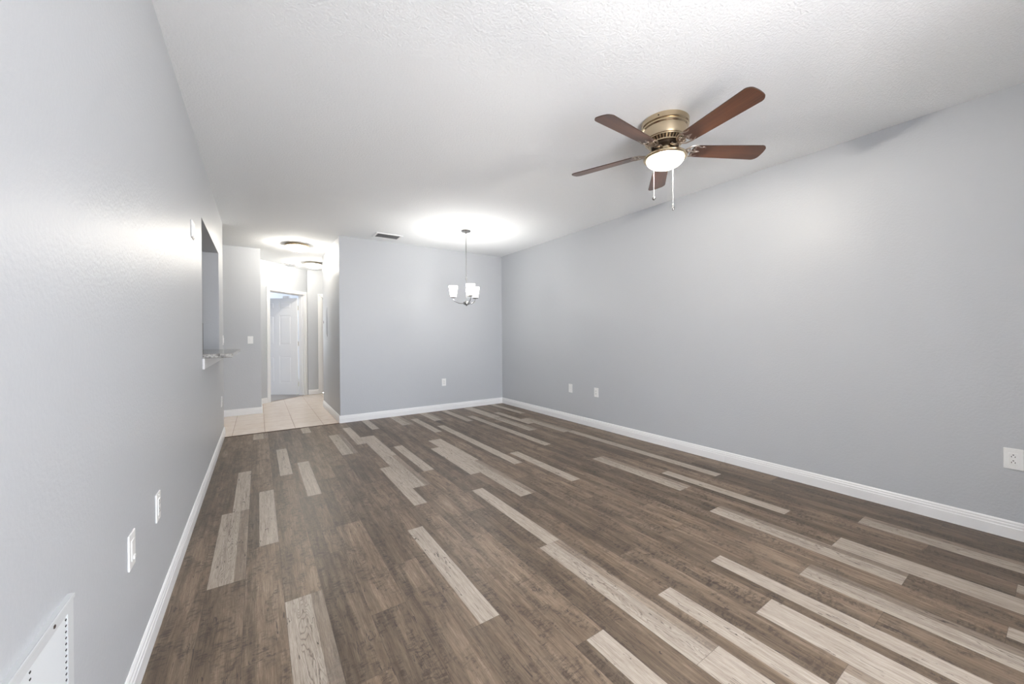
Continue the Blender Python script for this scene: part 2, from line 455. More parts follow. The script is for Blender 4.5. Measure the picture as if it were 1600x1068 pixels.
# ------------------------------------------------------------------ floors
W0, PW, Y0, PL = -0.212, 0.1508, 0.457, 0.922
A_, B_, C_ = 0.5, 0.25, 0.75
LIGHT = {(0, 2): A_, (0, 3): B_, (1, 2): B_, (2, 0): A_, (2, 3): B_, (1, 5): A_, (3, 3): B_, (4, 5): B_, (6, 1): B_, (6, 4): A_, (7, 2): B_,
         (7, 4): B_, (8, 2): A_, (8, 3): C_, (8, -1): B_, (9, 3): B_, (9, 5): B_, (10, 0): A_, (10, -1): C_, (10, 1): B_,
         (11, -1): B_, (11, 2): B_, (12, -1): A_, (12, 2): A_, (12, 3): C_, (12, 5): A_, (13, -1): C_, (13, 4): B_,
         (14, -1): B_, (14, 2): B_, (14, 3): B_, (15, 2): B_, (15, 5): A_, (17, 4): B_, (18, 0): A_, (18, 3): B_, (18, 4): B_,
         (19, -1): C_, (19, 1): A_, (20, 0): B_, (20, -2): B_, (20, 3): A_, (20, 4): C_, (22, -1): A_, (22, 1): B_, (22, 2): B_,
         (21, 4): B_, (22, 3): A_, (23, 4): B_, (16, -1): A_, (17, -2): B_, (13, -2): B_}
bm = bmesh.new()
uvl = bm.loops.layers.uv.new('UVMap')
cl = bm.loops.layers.float_color.new('plank')
rs = random.Random(11)
XA, XB_, YA, YBB = XL, XR, YR - 0.1, YB - 0.004
for r in range(-1, 26):
    x0 = W0 + r * PW; x1 = x0 + PW
    cx0, cx1 = max(x0, XA), min(x1, XB_)
    if cx1 - cx0 < 1e-4: continue
    yb = Y0 + 0.3073 * (r % 3)
    for n in range(-3, 7):
        y0 = yb + n * PL; y1 = y0 + PL
        cy0, cy1 = max(y0, YA), min(y1, YBB)
        ra_, rb_ = rs.random(), rs.random()
        if cy1 - cy0 < 1e-4: continue
        k = LIGHT.get((r, n), 0.0)
        if r >= 23 and n <= 0: ra_ = 0.05  # boards by the right wall toned darker to paint in the shade there
        f = bm.faces.new([bm.verts.new(q) for q in ((cx0, cy0, 0), (cx1, cy0, 0), (cx1, cy1, 0), (cx0, cy1, 0))])
        for lp in f.loops:
            p = lp.vert.co
            lp[uvl].uv = ((p.x - x0) / PW, p.y - y0)
            lp[cl] = (k, ra_, rb_, 1)
bmesh.ops.remove_doubles(bm, verts=bm.verts, dist=1e-6)
fl = link_mesh('floor', bm, M_floor)
for p in fl.data.polygons:
    if p.normal.z < 0: p.flip()
struct(fl, 'grey-brown wood-look plank floor of the living room', 'floor')
bm = bmesh.new()
box(bm, -3.3, 3.7, YB, 9.1, -0.1, -0.002); box(bm, -3.3, XL - TW, 1.9, YB, -0.1, -0.002)
struct(link_mesh('floor_tile', bm, M_tile), 'beige ceramic tile floor of the hallway', 'floor')
bm = bmesh.new(); box(bm, XL, XR, YR - 0.2, YB, -0.1, -0.004)
struct(link_mesh('floor_slab', bm, M_cab), 'slab under the plank floor', 'floor')
bm = bmesh.new()
q = [(-0.04, 9.2), (-1.5, 8.2), (-1.5, 12.5), (3.5, 12.5), (3.5, 9.1), (0.95, 9.1)]
vs = [bm.verts.new((x, y, 0.004)) for x, y in [(0.033 + 0.085 + DX0 * .7071 - .12, 8.2 + DX0 * .7071 + .02), (-0.09, 8.2), (-1.5, 8.2), (-1.5, 12.5), (3.5, 12.5), (3.5, 9.1), (0.94, 9.1)]]
bm.faces.new(vs)
fb = link_mesh('floor_bedroom', bm, M_carpet)
struct(fb, 'grey carpet inside the bedroom doorway', 'floor')
bm = bmesh.new()
prism(bm, [(-0.012, 0.0), (0.012, 0.0), (0.007, 0.006), (-0.007, 0.006)], XL + 0.014, XH - 0.004)
xform(bm, Matrix.Translation((0, YB - 0.004, 0)) @ Matrix.Rotation(R(-90), 4, 'Z'))
struct(link_mesh('trim_1', bm, M_thresh), 'thin dark strip where plank floor meets tile', 'trim')

# ------------------------------------------------------------------ baseboards: stepped profile, length along y, face towards +x
BBP = [(0, 0), (0.014, 0), (0.014, 0.062), (0.0115, 0.066), (0.0115, 0.078), (0.008, 0.083), (0.008, 0.092), (0.003, 0.099), (0, 0.1)]
def baseboard(name, p0, p1, label, gap=None, ext0=0.0, ext1=0.0):
    """board along p0->p1, thickness to the right of travel"""
    p0, p1 = Vector((*p0, 0)), Vector((*p1, 0))
    d = p1 - p0; L = d.length
    bm = bmesh.new()
    spans = [(-ext0, L + ext1)] if gap is None else [(-ext0, gap - 0.001), (gap + 0.001, L + ext1)]
    for a, b in spans: prism(bm, BBP, a, b)
    ang = math.atan2(-d.x, d.y)
    xform(bm, Matrix.Translation(p0) @ Matrix.Rotation(ang, 4, 'Z'))
    return bm
def bb(name, runs, label):
    main = bmesh.new()
    for rr in runs:
        b = baseboard(name, *rr[:2], label, **(rr[2] if len(rr) > 2 else {}))
        me = bpy.data.meshes.new('tmp'); b.to_mesh(me); b.free(); main.from_mesh(me); bpy.data.meshes.remove(me)
    return struct(link_mesh(name, main, M_trim), label, 'baseboard')
bb('baseboard_left', [((XL, YR), (XL, YLE), dict(ext1=0.014)), ((XL + 0.0, YLE), (XL - TW, YLE), {})], 'white baseboard along the left wall')
# travelling -y puts the face on the -x side
bb('baseboard_right', [((XR, YB), (XR, YR), dict(gap=YB - 1.817))], 'white baseboard along the right wall with a joint')
bb('baseboard_back', [((XH, YB), (XR - 0.0, YB), dict(ext0=0.014))], 'white baseboard along the back wall')
bb('baseboard_hall', [((XH, 7.33), (XH, YB), dict(ext1=0.0))], 'white baseboard along the short hallway wall')
bb('baseboard_entry', [((-2.6, GY), (0.033, GY), dict(ext1=0.014)), ((0.033, GY), (0.033, 8.2), {})], 'white baseboard under the grey wall with the switch')
dd = Vector((math.cos(R(45)), math.sin(R(45))))
P_d = lambda s: (0.033 + dd.x * s, 8.2 + dd.y * s)
bb('baseboard_angled', [(P_d(0.006), P_d(0.128), {})], 'short white baseboard left of the angled bedroom door')
bb('baseboard_hall_end', [((0.857, 8.98), (1.043, 8.98), {})], 'white baseboard between the two hallway doors')

# ------------------------------------------------------------------ doors
def casing(bm, x0, x1, ztop, w=0.062, d=0.018, y=0.0):
    """three-sided casing on the -y face, mitred look through stepped boards"""
    for (a, b, c, e) in ((x0 - w, x0, 0, ztop + w), (x1, x1 + w, 0, ztop + w)):
        box(bm, a, b, y - d, y, c, e, bevel=0.004)
        box(bm, a + w * 0.3, b - w * 0.25, y - d - 0.004, y - d + 0.001, c + .002, e - w * .3, bevel=0.0015)
    box(bm, x0, x1, y - d, y, ztop, ztop + w, bevel=0.004)
    box(bm, x0 - w * .6, x1 + w * .6, y - d - 0.004, y - d + 0.001, ztop + w * 0.25, ztop + w * 0.7, bevel=0.0015)

def door_leaf(bm, w=0.81, h=2.0, t=0.035):
    """six-panel leaf from x=0..w, y=-t/2..t/2"""
    st = 0.115; mid = w / 2; ms = 0.05
    z0 = 0.012
    box(bm, 0.01, w - 0.01, -t / 2 + 0.009, t / 2 - 0.009, z0 + .01, h - .01)
    rails = [(z0, 0.25), (0.80, 1.03), (1.645, 1.77), (1.93, h)]
    for a, b in ((0, st), (w - st, w), (mid - ms, mid + ms)):
        box(bm, a, b, -t / 2, t / 2, z0, h)
    for a, b in rails:
        box(bm, st, mid - ms, -t / 2, t / 2, a, b); box(bm, mid + ms, w - st, -t / 2, t / 2, a, b)
    for (za, zb) in ((0.25, 0.80), (1.03, 1.645), (1.77, 1.93)):
        for (xa, xb) in ((st, mid - ms), (mid + ms, w - st)):
            g = 0.028
            box(bm, xa + g, xb - g, -t / 2 + 0.002, t / 2 - 0.002, za + g, zb - g, bevel=0.0065)

d1 = empty('door_1'); struct(d1, 'white six-panel bedroom door standing open in the angled wall', 'door')
bm = bmesh.new()
JT = 0.02
casing(bm, DX0, DX1, DZ - 0.01, y=0.0)
for a in ((DX0, DX0 + JT, -0.001, 0.121, 0, DZ), (DX1 - JT, DX1, -0.001, 0.121, 0, DZ), (DX0 + JT, DX1 - JT, -0.001, 0.121, DZ - JT, DZ)): box(bm, *a)
# door stops
for a in ((DX0 + JT, DX0 + JT + 0.012, 0.045, 0.08, 0, DZ - JT), (DX1 - JT - 0.012, DX1 - JT, 0.045, 0.08, 0, DZ - JT), (DX0 + JT, DX1 - JT, 0.045, 0.08, DZ - JT - 0.012, DZ - JT)): box(bm, *a)
xform(bm, diag)
link_mesh('door_frame', bm, M_trim, d1)
hinge_l = diag @ Vector((DX1 - JT - 0.004, 0.128, 0))
leaf_ang = R(90 + 55.8)      # leaf points left and away into the bedroom
LM = Matrix.Translation((hinge_l.x, hinge_l.y, 0.006)) @ Matrix.Rotation(leaf_ang, 4, 'Z') @ Matrix.Translation((0.004, 0.0175, 0))
bm = bmesh.new(); door_leaf(bm, w=0.83); xform(bm, LM)
leaf = link_mesh('door_leaf', bm, M_trim, d1)
for z in (0.22, 1.06, 1.80):
    bm = bmesh.new()
    lathe(bm, [(0, z - 0.046), (0.0065, z - 0.045), (0.0065, z + 0.045), (0, z + 0.046)], 12)
    box(bm, 0.0, 0.03, -0.002, 0.001, z - 0.045, z + 0.045)
    xform(bm, Matrix.Translation((hinge_l.x, hinge_l.y, 0.006)) @ Matrix.Rotation(leaf_ang, 4, 'Z'))
    tag(link_mesh('hinge', bm, M_nickel, leaf), 'metal hinge')
bm = bmesh.new()
for s in (1, -1):
    prof = [(0, 0.065), (0.018, 0.062), (0.028, 0.048), (0.02, 0.032), (0.01, 0.028), (0.01, 0.006), (0.03, 0.004), (0.03, 0.0)]
    b = bmesh.new(); lathe(b, prof, 20); xform(b, LM @ Matrix.Translation((0.765, 0.0175 * s, 0.93)) @ Matrix.Rotation(-s * PI / 2, 4, 'X'))
    me = bpy.data.meshes.new('tmp'); b.to_mesh(me); b.free(); bm.from_mesh(me); bpy.data.meshes.remove(me)
tag(link_mesh('door_knob', bm, M_nickel, leaf, smooth=True), 'metal door knob')
# white block sitting over the top edge of the leaf
bm = bmesh.new(); box(bm, 0.17, 0.29, -0.022, 0.022, 2.0005, 2.048, bevel=0.004); xform(bm, LM)
tag(link_mesh('over_door_block', bm, M_lens), 'small white block on the top edge of the open bedroom door', 'bracket')

d2 = empty('door_2'); struct(d2, 'white closed door at the end of the hallway, only its casing in view', 'door')
bm = bmesh.new(); casing(bm, 1.105, 1.915, 2.05, y=8.98)
for a in ((1.105, 1.125, 8.979, 9.1, 0, 2.05), (1.895, 1.915, 8.979, 9.1, 0, 2.05), (1.125, 1.895, 8.979, 9.1, 2.03, 2.05)): box(bm, *a)
link_mesh('door_frame', bm, M_trim, d2)
bm = bmesh.new(); door_leaf(bm, w=0.766, h=2.02); xform(bm, Matrix.Translation((1.127, 9.05, 0)))
lf2 = link_mesh('door_leaf', bm, M_trim, d2)

# ------------------------------------------------------------------ pass-through: apron, granite bar top
bm = bmesh.new()
box(bm, XL, XL + 0.014, OY0 - 0.02, OY1 + 0.02, 0.950, OZ0 - 0.0005, bevel=0.003)
struct(link_mesh('trim_2', bm, M_trim), 'white apron board under the granite pass-through ledge', 'trim')
bm = bmesh.new()
box(bm, XL - TW - 0.12, -0.170, OY0 + 0.003, OY1 - 0.003, OZ0, OZ0 + 0.032, bevel=0.006)
tag(link_mesh('granite_bar_top', bm, M_granite), 'speckled granite ledge in the kitchen pass-through on the left wall', 'countertop')

# kitchen bits glimpsed through the opening
bm = bmesh.new(); box(bm, -1.15, -0.53, 5.55, 7.18, 0.10, 0.88); box(bm, -1.12, -0.55, 5.57, 7.18, 0.0, 0.10)
for yy in (5.56, 6.37): box(bm, -1.168, -1.15, yy, yy + 0.79, 0.12, 0.86, bevel=0.003)
kc = empty('kitchen_cabinet', (0, 0, 0)); tag(kc, 'low kitchen cabinet hidden behind the pass-through', 'cabinet')
link_mesh('body', bm, M_cab, kc)
bm = bmesh.new(); box(bm, -1.18, -0.52, 5.53, 7.2, 0.88, 0.92, bevel=0.004)
link_mesh('worktop', bm, M_granite, kc)
ap = empty('kitchen_appliance', (-0.8, 5.9, 0.92)); tag(ap, 'black kitchen appliance glimpsed at the near edge of the pass-through', 'appliance')
bm = bmesh.new(); box(bm, -0.27, 0.24, -0.25, 0.25, 0.012, 0.46, bevel=0.012); box(bm, -0.2, 0.2, -0.2, 0.2, 0, 0.012)
link_mesh('body', bm, M_black, ap)
bm = bmesh.new(); box(bm, -0.22, 0.10, -0.262, -0.25, 0.06, 0.42, bevel=0.004)
link_mesh('door', bm, M_slot, ap)

# ------------------------------------------------------------------ wall plates
def frame_for(wall, a, z):
    """matrix: local x = right as seen facing the wall, y = out of wall, z up"""
    if wall == 'left':  return Matrix.Translation((XL, a, z)) @ Matrix(((0, 1, 0, 0), (1, 0, 0, 0), (0, 0, 1, 0), (0, 0, 0, 1)))
    if wall == 'right': return Matrix.Translation((XR, a, z)) @ Matrix(((0, -1, 0, 0), (-1, 0, 0, 0), (0, 0, 1, 0), (0, 0, 0, 1)))
    if wall == 'back':  return Matrix.Translation((a, YB, z)) @ Matrix(((1, 0, 0, 0), (0, -1, 0, 0), (0, 0, 1, 0), (0, 0, 0, 1)))
    if wall == 'entry': return Matrix.Translation((a, GY, z)) @ Matrix(((1, 0, 0, 0), (0, -1, 0, 0), (0, 0, 1, 0), (0, 0, 0, 1)))
    if wall == 'hall':  return Matrix.Translation((XH, a, z)) @ Matrix(((0, -1, 0, 0), (-1, 0, 0, 0), (0, 0, 1, 0), (0, 0, 0, 1)))

def part(name, bm, m, F, parent, **kw):
    xform(bm, F)
    return link_mesh(name, bm, m, parent, **kw)

def plate_thing(name, wall, a, z, label, cat, style, w=0.072, h=0.117, group=None):
    F = frame_for(wall, a, z)
    root = empty(name, F.translation)
    G = Matrix.Translation(-F.translation) @ F
    tag(root, label, cat, group)
    bm = bmesh.new(); box(bm, -w / 2, w / 2, 0, 0.006, -h / 2, h / 2, bevel=0.0025)
    part('cover_plate', bm, M_plate, G, root)
    if style == 'outlet':
        bm = bmesh.new(); box(bm, -0.0168, 0.0168, 0.004, 0.0085, -0.0335, 0.0335, bevel=0.0012)
        ins = part('receptacle', bm, M_plate, G, root)
        bm = bmesh.new()
        for c in (0.0165, -0.0165):
            for sx_ in (-1, 1):
                box(bm, sx_ * 0.0064 - 0.0013, sx_ * 0.0064 + 0.0013, 0.0080, 0.0088, c - 0.0075, c + 0.0010)
            box(bm, -0.0028, 0.0028, 0.0080, 0.0088, c + 0.0045, c + 0.0095)
        part('slots', bm, M_slot, G, ins)
        for zz in (-0.0485, 0.0485):
            bm = bmesh.new(); lathe(bm, [(0, 0.0072), (0.0028, 0.007), (0.003, 0.005)], 12)
            xform(bm, Matrix.Translation((0, 0, zz)) @ Matrix.Rotation(-PI / 2, 4, 'X'))
            part('screw', bm, M_plate, G, root)
    elif style == 'blank':
        bm = bmesh.new(); box(bm, -0.0168, 0.0168, 0.004, 0.008, -0.0335, 0.0335, bevel=0.0012)
        part('insert', bm, M_plate, G, root)
        bm = bmesh.new(); box(bm, -0.008, 0.008, 0.0078, 0.0125, -0.030, -0.018, bevel=0.001)
        part('jack', bm, M_plate, G, root)
    elif style == 'switch':
        bm = bmesh.new(); box(bm, -0.0168, 0.0168, 0.004, 0.0085, -0.0335, 0.0335, bevel=0.0012)
        part('switch_frame', bm, M_plate, G, root)
        bm = bmesh.new(); box(bm, -0.0135, 0.0135, 0.007, 0.0115, -0.030, 0.030, bevel=0.0015)
        part('rocker', bm, M_plate, G, root)
    return root

plate_thing('wall_outlet', 'left', 2.166, 0.484, 'white outlet plate low on the left wall, farther of the near pair', 'outlet', 'outlet', group='white wall plates')
plate_thing('cable_outlet', 'left', 1.764, 0.487, 'white cable plate low on the left wall, nearest above the baseboard before the grille', 'outlet', 'blank', group='white wall plates')
plate_thing('wall_outlet', 'left', 5.50, 0.462, 'small white outlet at the far end of the left wall beside the tile', 'outlet', 'outlet', group='white wall plates')
plate_thing('light_switch', 'left', 5.785, 1.165, 'white light switch at the far end of the left wall past the pass-through', 'light switch', 'switch', group='white wall plates')
plate_thing('wall_outlet', 'right', 3.928, 0.458, 'left of the two small white plates low on the right wall', 'outlet', 'blank', group='white wall plates')
plate_thing('wall_outlet', 'right', 3.443, 0.456, 'right of the two small white plates low on the right wall', 'outlet', 'outlet', group='white wall plates')
plate_thing('wall_outlet', 'right', 0.194, 0.460, 'large-looking white outlet at the right edge of the photo above the baseboard', 'outlet', 'outlet', h=0.12, group='white wall plates')
plate_thing('wall_outlet', 'back', 2.474, 0.452, 'small white outlet low on the back wall under the chandelier', 'outlet', 'outlet', group='white wall plates')
plate_thing('light_switch', 'entry', -0.104, 1.160, 'white light switch on the grey wall beside the hallway', 'light switch', 'switch', group='white wall plates')

# small box high on the left wall before the opening
F = frame_for('left', 3.272, 1.908); rt = empty('wall_box', F.translation); G = Matrix.Translation(-F.translation) @ F
tag(rt, 'small white box high on the left wall before the pass-through', 'wall box')
bm = bmesh.new(); box(bm, -0.055, 0.055, 0, 0.007, -0.057, 0.057, bevel=0.002); part('back_plate', bm, M_plate, G, rt)
bm = bmesh.new(); box(bm, -0.050, 0.050, 0.005, 0.011, -0.052, 0.052, bevel=0.003); part('cover', bm, M_plate, G, rt)

# white breaker panel on the short hallway wall
F = frame_for('hall', 7.03, 1.44); rt = empty('electrical_panel', F.translation); G = Matrix.Translation(-F.translation) @ F
tag(rt, 'wall-coloured electrical panel door with dark latch on the short hallway wall', 'electrical panel')
bm = bmesh.new(); box(bm, -0.19, 0.19, 0, 0.005, -0.235, 0.235, bevel=0.001); part('panel_frame', bm, M_wall, G, rt)
bm = bmesh.new(); box(bm, -0.155, 0.155, 0.0045, 0.010, -0.2, 0.2, bevel=0.002)
pd = part('panel_door', bm, M_wall, G, rt)
bm = bmesh.new(); box(bm, -0.145, -0.128, 0.0095, 0.014, -0.012, 0.030, bevel=0.0015); part('latch', bm, M_slot, G, pd)

# ------------------------------------------------------------------ return air grille low on the left wall
F = frame_for('left', 0, 0); rt = empty('return_air_grille', (XL, 0.99, 0.37)); G = Matrix.Translation(-Vector((XL, 0.99, 0.37))) @ F
tag(rt, 'white louvred return air grille low on the left wall', 'vent')
GA, GB, GZ0, GZ1 = 0.715, 1.266, 0.115, 0.620
bm = bmesh.new()
fw = 0.030
for a in ((GA, GA + fw, 0, 0.009, GZ0, GZ1), (GB - fw, GB, 0, 0.009, GZ0, GZ1), (GA + fw, GB - fw, 0, 0.009, GZ0, GZ0 + fw), (GA + fw, GB - fw, 0, 0.009, GZ1 - fw, GZ1)): box(bm, *a)
bmesh.ops.remove_doubles(bm, verts=bm.verts, dist=1e-5)
# pressed rim around the face
for a in ((GA, GB, 0.0085, 0.012, GZ1 - 0.010, GZ1), (GA, GB, 0.0085, 0.012, GZ0, GZ0 + 0.010)): box(bm, *a, bevel=0.0015)
part('frame', bm, M_ventwhite, G, rt)
bm = bmesh.new()
yb = (GA + fw, GB - fw)
n = int((GZ1 - GZ0 - 2 * fw) / 0.0131)
for i in range(n + 1):
    z = GZ1 - fw - 0.006 - i * 0.0131
    if z < GZ0 + fw: break
    vs = box(bm, yb[0], yb[1], 0.0035, 0.0047, z - 0.0095, z + 0.0065)
    bmesh.ops.rotate(bm, verts=vs, cent=(0, 0.0041, z), matrix=Matrix.Rotation(R(27), 3, 'X'))
part('louvers', bm, M_ventwhite, G, rt)
for yy in (GB - fw - 0.002, 1.078, 0.920, 0.765):
    bm = bmesh.new()
    for i in range(n):
        z = 0.5785 - i * 0.0131
        if z < GZ0 + fw + 0.01: break
        vs = box(bm, yy - 0.0055, yy, 0.0068, 0.0078, z - 0.0028, z + 0.0028)  # dark blocks on the face stand in for shade in the slot ends
    tag(part('slot_shade_row', bm, M_slot, G, rt), 'column of small dark blocks painting in the shaded slot openings')
bm = bmesh.new(); box(bm, yb[0], yb[1], -0.002, 0.0004, GZ0 + fw, GZ1 - fw); part('dark_backing', bm, M_slot, G, rt)  # dark sheet behind the louvers stands in for the shaded duct
for yy in (1.17, 0.80):
    bm = bmesh.new(); lathe(bm, [(0, 0.0112), (0.0035, 0.0105), (0.0045, 0.0085)], 14)
    xform(bm, Matrix.Translation((yy, 0, GZ1 - 0.017)) @ Matrix.Rotation(-PI / 2, 4, 'X'))
    tag(part('screw', bm, M_darkmetal, G, rt), 'dark screw head')

# ------------------------------------------------------------------ ceiling registers and detector
def register(name, cx, cy, lx, ly, rz, label, m_l, group=None):
    rt = empty(name, (cx, cy, H), rz); tag(rt, label, 'vent', group)
    bm = bmesh.new(); f = 0.026
    for a in ((-lx / 2, -lx / 2 + f, -ly / 2, ly / 2), (lx / 2 - f, lx / 2, -ly / 2, ly / 2), (-lx / 2 + f, lx / 2 - f, -ly / 2, -ly / 2 + f), (-lx / 2 + f, lx / 2 - f, ly / 2 - f, ly / 2)):
        box(bm, a[0], a[1], a[2], a[3], -0.009, 0)
    bmesh.ops.remove_doubles(bm, verts=bm.verts, dist=1e-5)
    link_mesh('frame', bm, M_trim, rt)
    bm = bmesh.new(); nn = max(3, int((ly - 2 * f) / 0.02))
    for i in range(nn):
        y = -ly / 2 + f + (i + 0.5) * (ly - 2 * f) / nn
        vs = box(bm, -lx / 2 + f, lx / 2 - f, y - 0.009, y + 0.009, -0.0065, -0.0053)
        bmesh.ops.rotate(bm, verts=vs, cent=(0, y, -0.006), matrix=Matrix.Rotation(R(25), 3, 'X'))
    link_mesh('louvers', bm, m_l, rt)
    bm = bmesh.new(); box(bm, -lx / 2 + f, lx / 2 - f, -ly / 2 + f, ly / 2 - f, -0.0012, -0.0002); link_mesh('dark_backing', bm, M_slot, rt)  # dark sheet above the slats paints in the unlit duct
    return rt
register('ceiling_register', 1.503, 5.375, 0.355, 0.245, 0, 'grey slatted ceiling register above the back wall left of the chandelier', M_vent)
register('ceiling_register', 0.47, 8.42, 0.22, 0.12, R(45), 'faint ceiling register above the angled bedroom doorway', M_vent)
rt = empty('smoke_detector', (0.645, 8.40, H)); tag(rt, 'round white smoke detector on the hallway ceiling near the second light', 'smoke detector')
bm = bmesh.new(); lathe(bm, [(0, 0), (0.068, 0), (0.068, -0.012), (0.062, -0.016)], 32); lathe(bm, [(0.062, -0.016), (0, -0.016)], 32); link_mesh('base', bm, M_lens, rt, smooth=True)
bm = bmesh.new(); lathe(bm, [(0.058, -0.016), (0.055, -0.030), (0.040, -0.036), (0, -0.038)], 32); link_mesh('cover', bm, M_lens, rt, smooth=True)

# ------------------------------------------------------------------ flush hallway lights
def flush_light(x, y, label, mm):
    rt = empty('flush_ceiling_light', (x, y, H)); tag(rt, label, 'ceiling light', 'flush mount lights in the hallway')
    bm = bmesh.new(); lathe(bm, [(0, 0), (0.150, 0), (0.162, -0.010), (0.165, -0.022), (0.160, -0.030), (0.150, -0.033), (0.146, -0.026), (0, -0.024)], 48)
    link_mesh('pan', bm, mm, rt, smooth=True)
    bm = bmesh.new()
    prof = [(0.147, -0.027)]
    for i in range(1, 12):
        a = i / 11 * PI / 2
        prof.append((0.147 * math.cos(a) ** 0.9 if i < 11 else 0.0, -0.027 - 0.078 * math.sin(a)))
    lathe(bm, prof, 48); link_mesh('glass_bowl', bm, M_dome2, rt, smooth=True)
    bm = bmesh.new(); lathe(bm, [(0, -0.103), (0.009, -0.105), (0.011, -0.109), (0.006, -0.114), (0.007, -0.119), (0, -0.123)], 16)
    link_mesh('finial', bm, mm, rt, smooth=True)
    bulb((x, y, H - 0.080), 38, (1.0, 0.94, 0.84), 0.03)
flush_light(0.496, 6.60, 'nearer flush ceiling light with bronze rim at the hallway mouth', M_antique)
flush_light(0.870, 8.08, 'farther flush ceiling light partly hidden by the hallway corner', M_nickel)

# ------------------------------------------------------------------ chandelier
CX, CY = 2.30, 4.546
ch = empty('chandelier', (CX, CY, H)); tag(ch, 'three-light brushed nickel chandelier hanging on a chain before the back wall', 'chandelier')
bm = bmesh.new(); lathe(bm, [(0, 0), (0.062, 0), (0.064, -0.006), (0.058, -0.018), (0.030, -0.026), (0.012, -0.030), (0.008, -0.040), (0, -0.042)], 32)
link_mesh('canopy', bm, M_chrome, ch, smooth=True)
bm = bmesh.new()
z = -0.040; k = 0
ZR = -0.620                         # top of the stem
while z > ZR + 0.004:
    L = 0.030; pts = []
    for i in range(14):
        a = 2 * PI * i / 14
        u_ = 0.0075 * math.cos(a); w_ = (L / 2 - 0.002) * math.sin(a)
        pts.append((u_ if k % 2 == 0 else 0, 0 if k % 2 == 0 else u_, z - L / 2 + w_))
    tube(bm, pts, 0.0018, 6, closed=True)
    z -= L - 0.0085; k += 1
link_mesh('chain', bm, M_chrome, ch, smooth=True)
bm = bmesh.new()
zb = -0.985
lathe(bm, [(0, ZR), (0.004, ZR), (0.006, ZR - 0.012), (0.016, ZR - 0.022), (0.016, ZR - 0.027), (0.0055, ZR - 0.030), (0.0055, zb + 0.05), (0, zb + 0.05)], 20)
link_mesh('stem', bm, M_chrome, ch, smooth=True)
bm = bmesh.new()
lathe(bm, [(0, zb + 0.055), (0.009, zb + 0.052), (0.020, zb + 0.040), (0.042, zb + 0.032), (0.045, zb + 0.024), (0.045, zb + 0.004), (0.030, zb - 0.006), (0.010, zb - 0.010), (0.008, zb - 0.018), (0, zb - 0.022)], 28)
link_mesh('hub', bm, M_chrome, ch, smooth=True)
vang = math.atan2(fv.y, fv.x)       # viewing azimuth
for a_off in (85.0, -35.0, -155.0):
    a = vang + R(a_off)
    d = Vector((math.cos(a), math.sin(a), 0))
    RA = 0.178
    pts = []
    for i in range(15):
        s = i / 14
        if s < 0.6: rr = 0.03 + (RA - 0.045) * s / 0.6 * 0.92; zz = zb + 0.016 + 0.006 * s
        else: rr = 0; zz = 0
        pts.append((rr, zz))
    pts = [(0.035, zb + 0.016), (0.07, zb + 0.0145), (0.10, zb + 0.018), (0.13, zb + 0.028), (0.153, zb + 0.042), (0.169, zb + 0.058), (RA, zb + 0.078), (RA, zb + 0.088)]
    bm = bmesh.new(); tube(bm, [(d.x * r_, d.y * r_, z_) for r_, z_ in pts], 0.0052, 10)
    arm = link_mesh('arm', bm, M_chrome, ch, smooth=True)
    zc = zb + 0.086
    bm = bmesh.new(); lathe(bm, [(0, zc), (0.014, zc), (0.034, zc + 0.004), (0.038, zc + 0.012), (0.036, zc + 0.018), (0, zc + 0.018)], 28, (d.x * RA, d.y * RA))
    link_mesh('shade_cup', bm, M_chrome, arm, smooth=True)
    bm = bmesh.new()
    z0 = zc + 0.0185
    lathe(bm, [(0.0, z0), (0.034, z0), (0.039, z0 + 0.008), (0.060, z0 + 0.145), (0.0575, z0 + 0.145), (0.036, z0 + 0.010), (0.0, z0 + 0.006)], 36, (d.x * RA, d.y * RA))
    link_mesh('lamp_shade', bm, M_shade, ch, smooth=True)
    bulb((CX + d.x * RA, CY + d.y * RA, H + z0 + 0.110), 7.5, (1.0, 0.97, 0.92))

# ------------------------------------------------------------------ ceiling fan
FX, FY = 2.245, 1.520
fan = empty('ceiling_fan', (FX, FY, H)); tag(fan, 'five-blade walnut ceiling fan with antique brass housing and lit bowl', 'ceiling fan')
bm = bmesh.new()
lathe(bm, [(0, 0), (0.146, 0), (0.150, -0.004), (0.150, -0.034), (0.143, -0.039), (0.146, -0.044), (0.146, -0.052), (0.138, -0.060), (0.134, -0.105), (0.130, -0.120), (0.122, -0.126), (0.0, -0.126)], 64)
housing = link_mesh('motor_housing', bm, M_antique, fan, smooth=True)
for a in (200, 320, 80):
    bm = bmesh.new(); b2 = [(0, 0.153), (0.004, 0.1525), (0.005, 0.149)]
    lathe(bm, b2, 12); xform(bm, Matrix.Rotation(R(a), 4, 'Z') @ Matrix.Rotation(PI / 2, 4, 'Y') )
    xform(bm, Matrix.Translation((0, 0, -0.02)))
    tag(link_mesh('screw', bm, M_darkmetal, housing, smooth=True), 'dark screw')
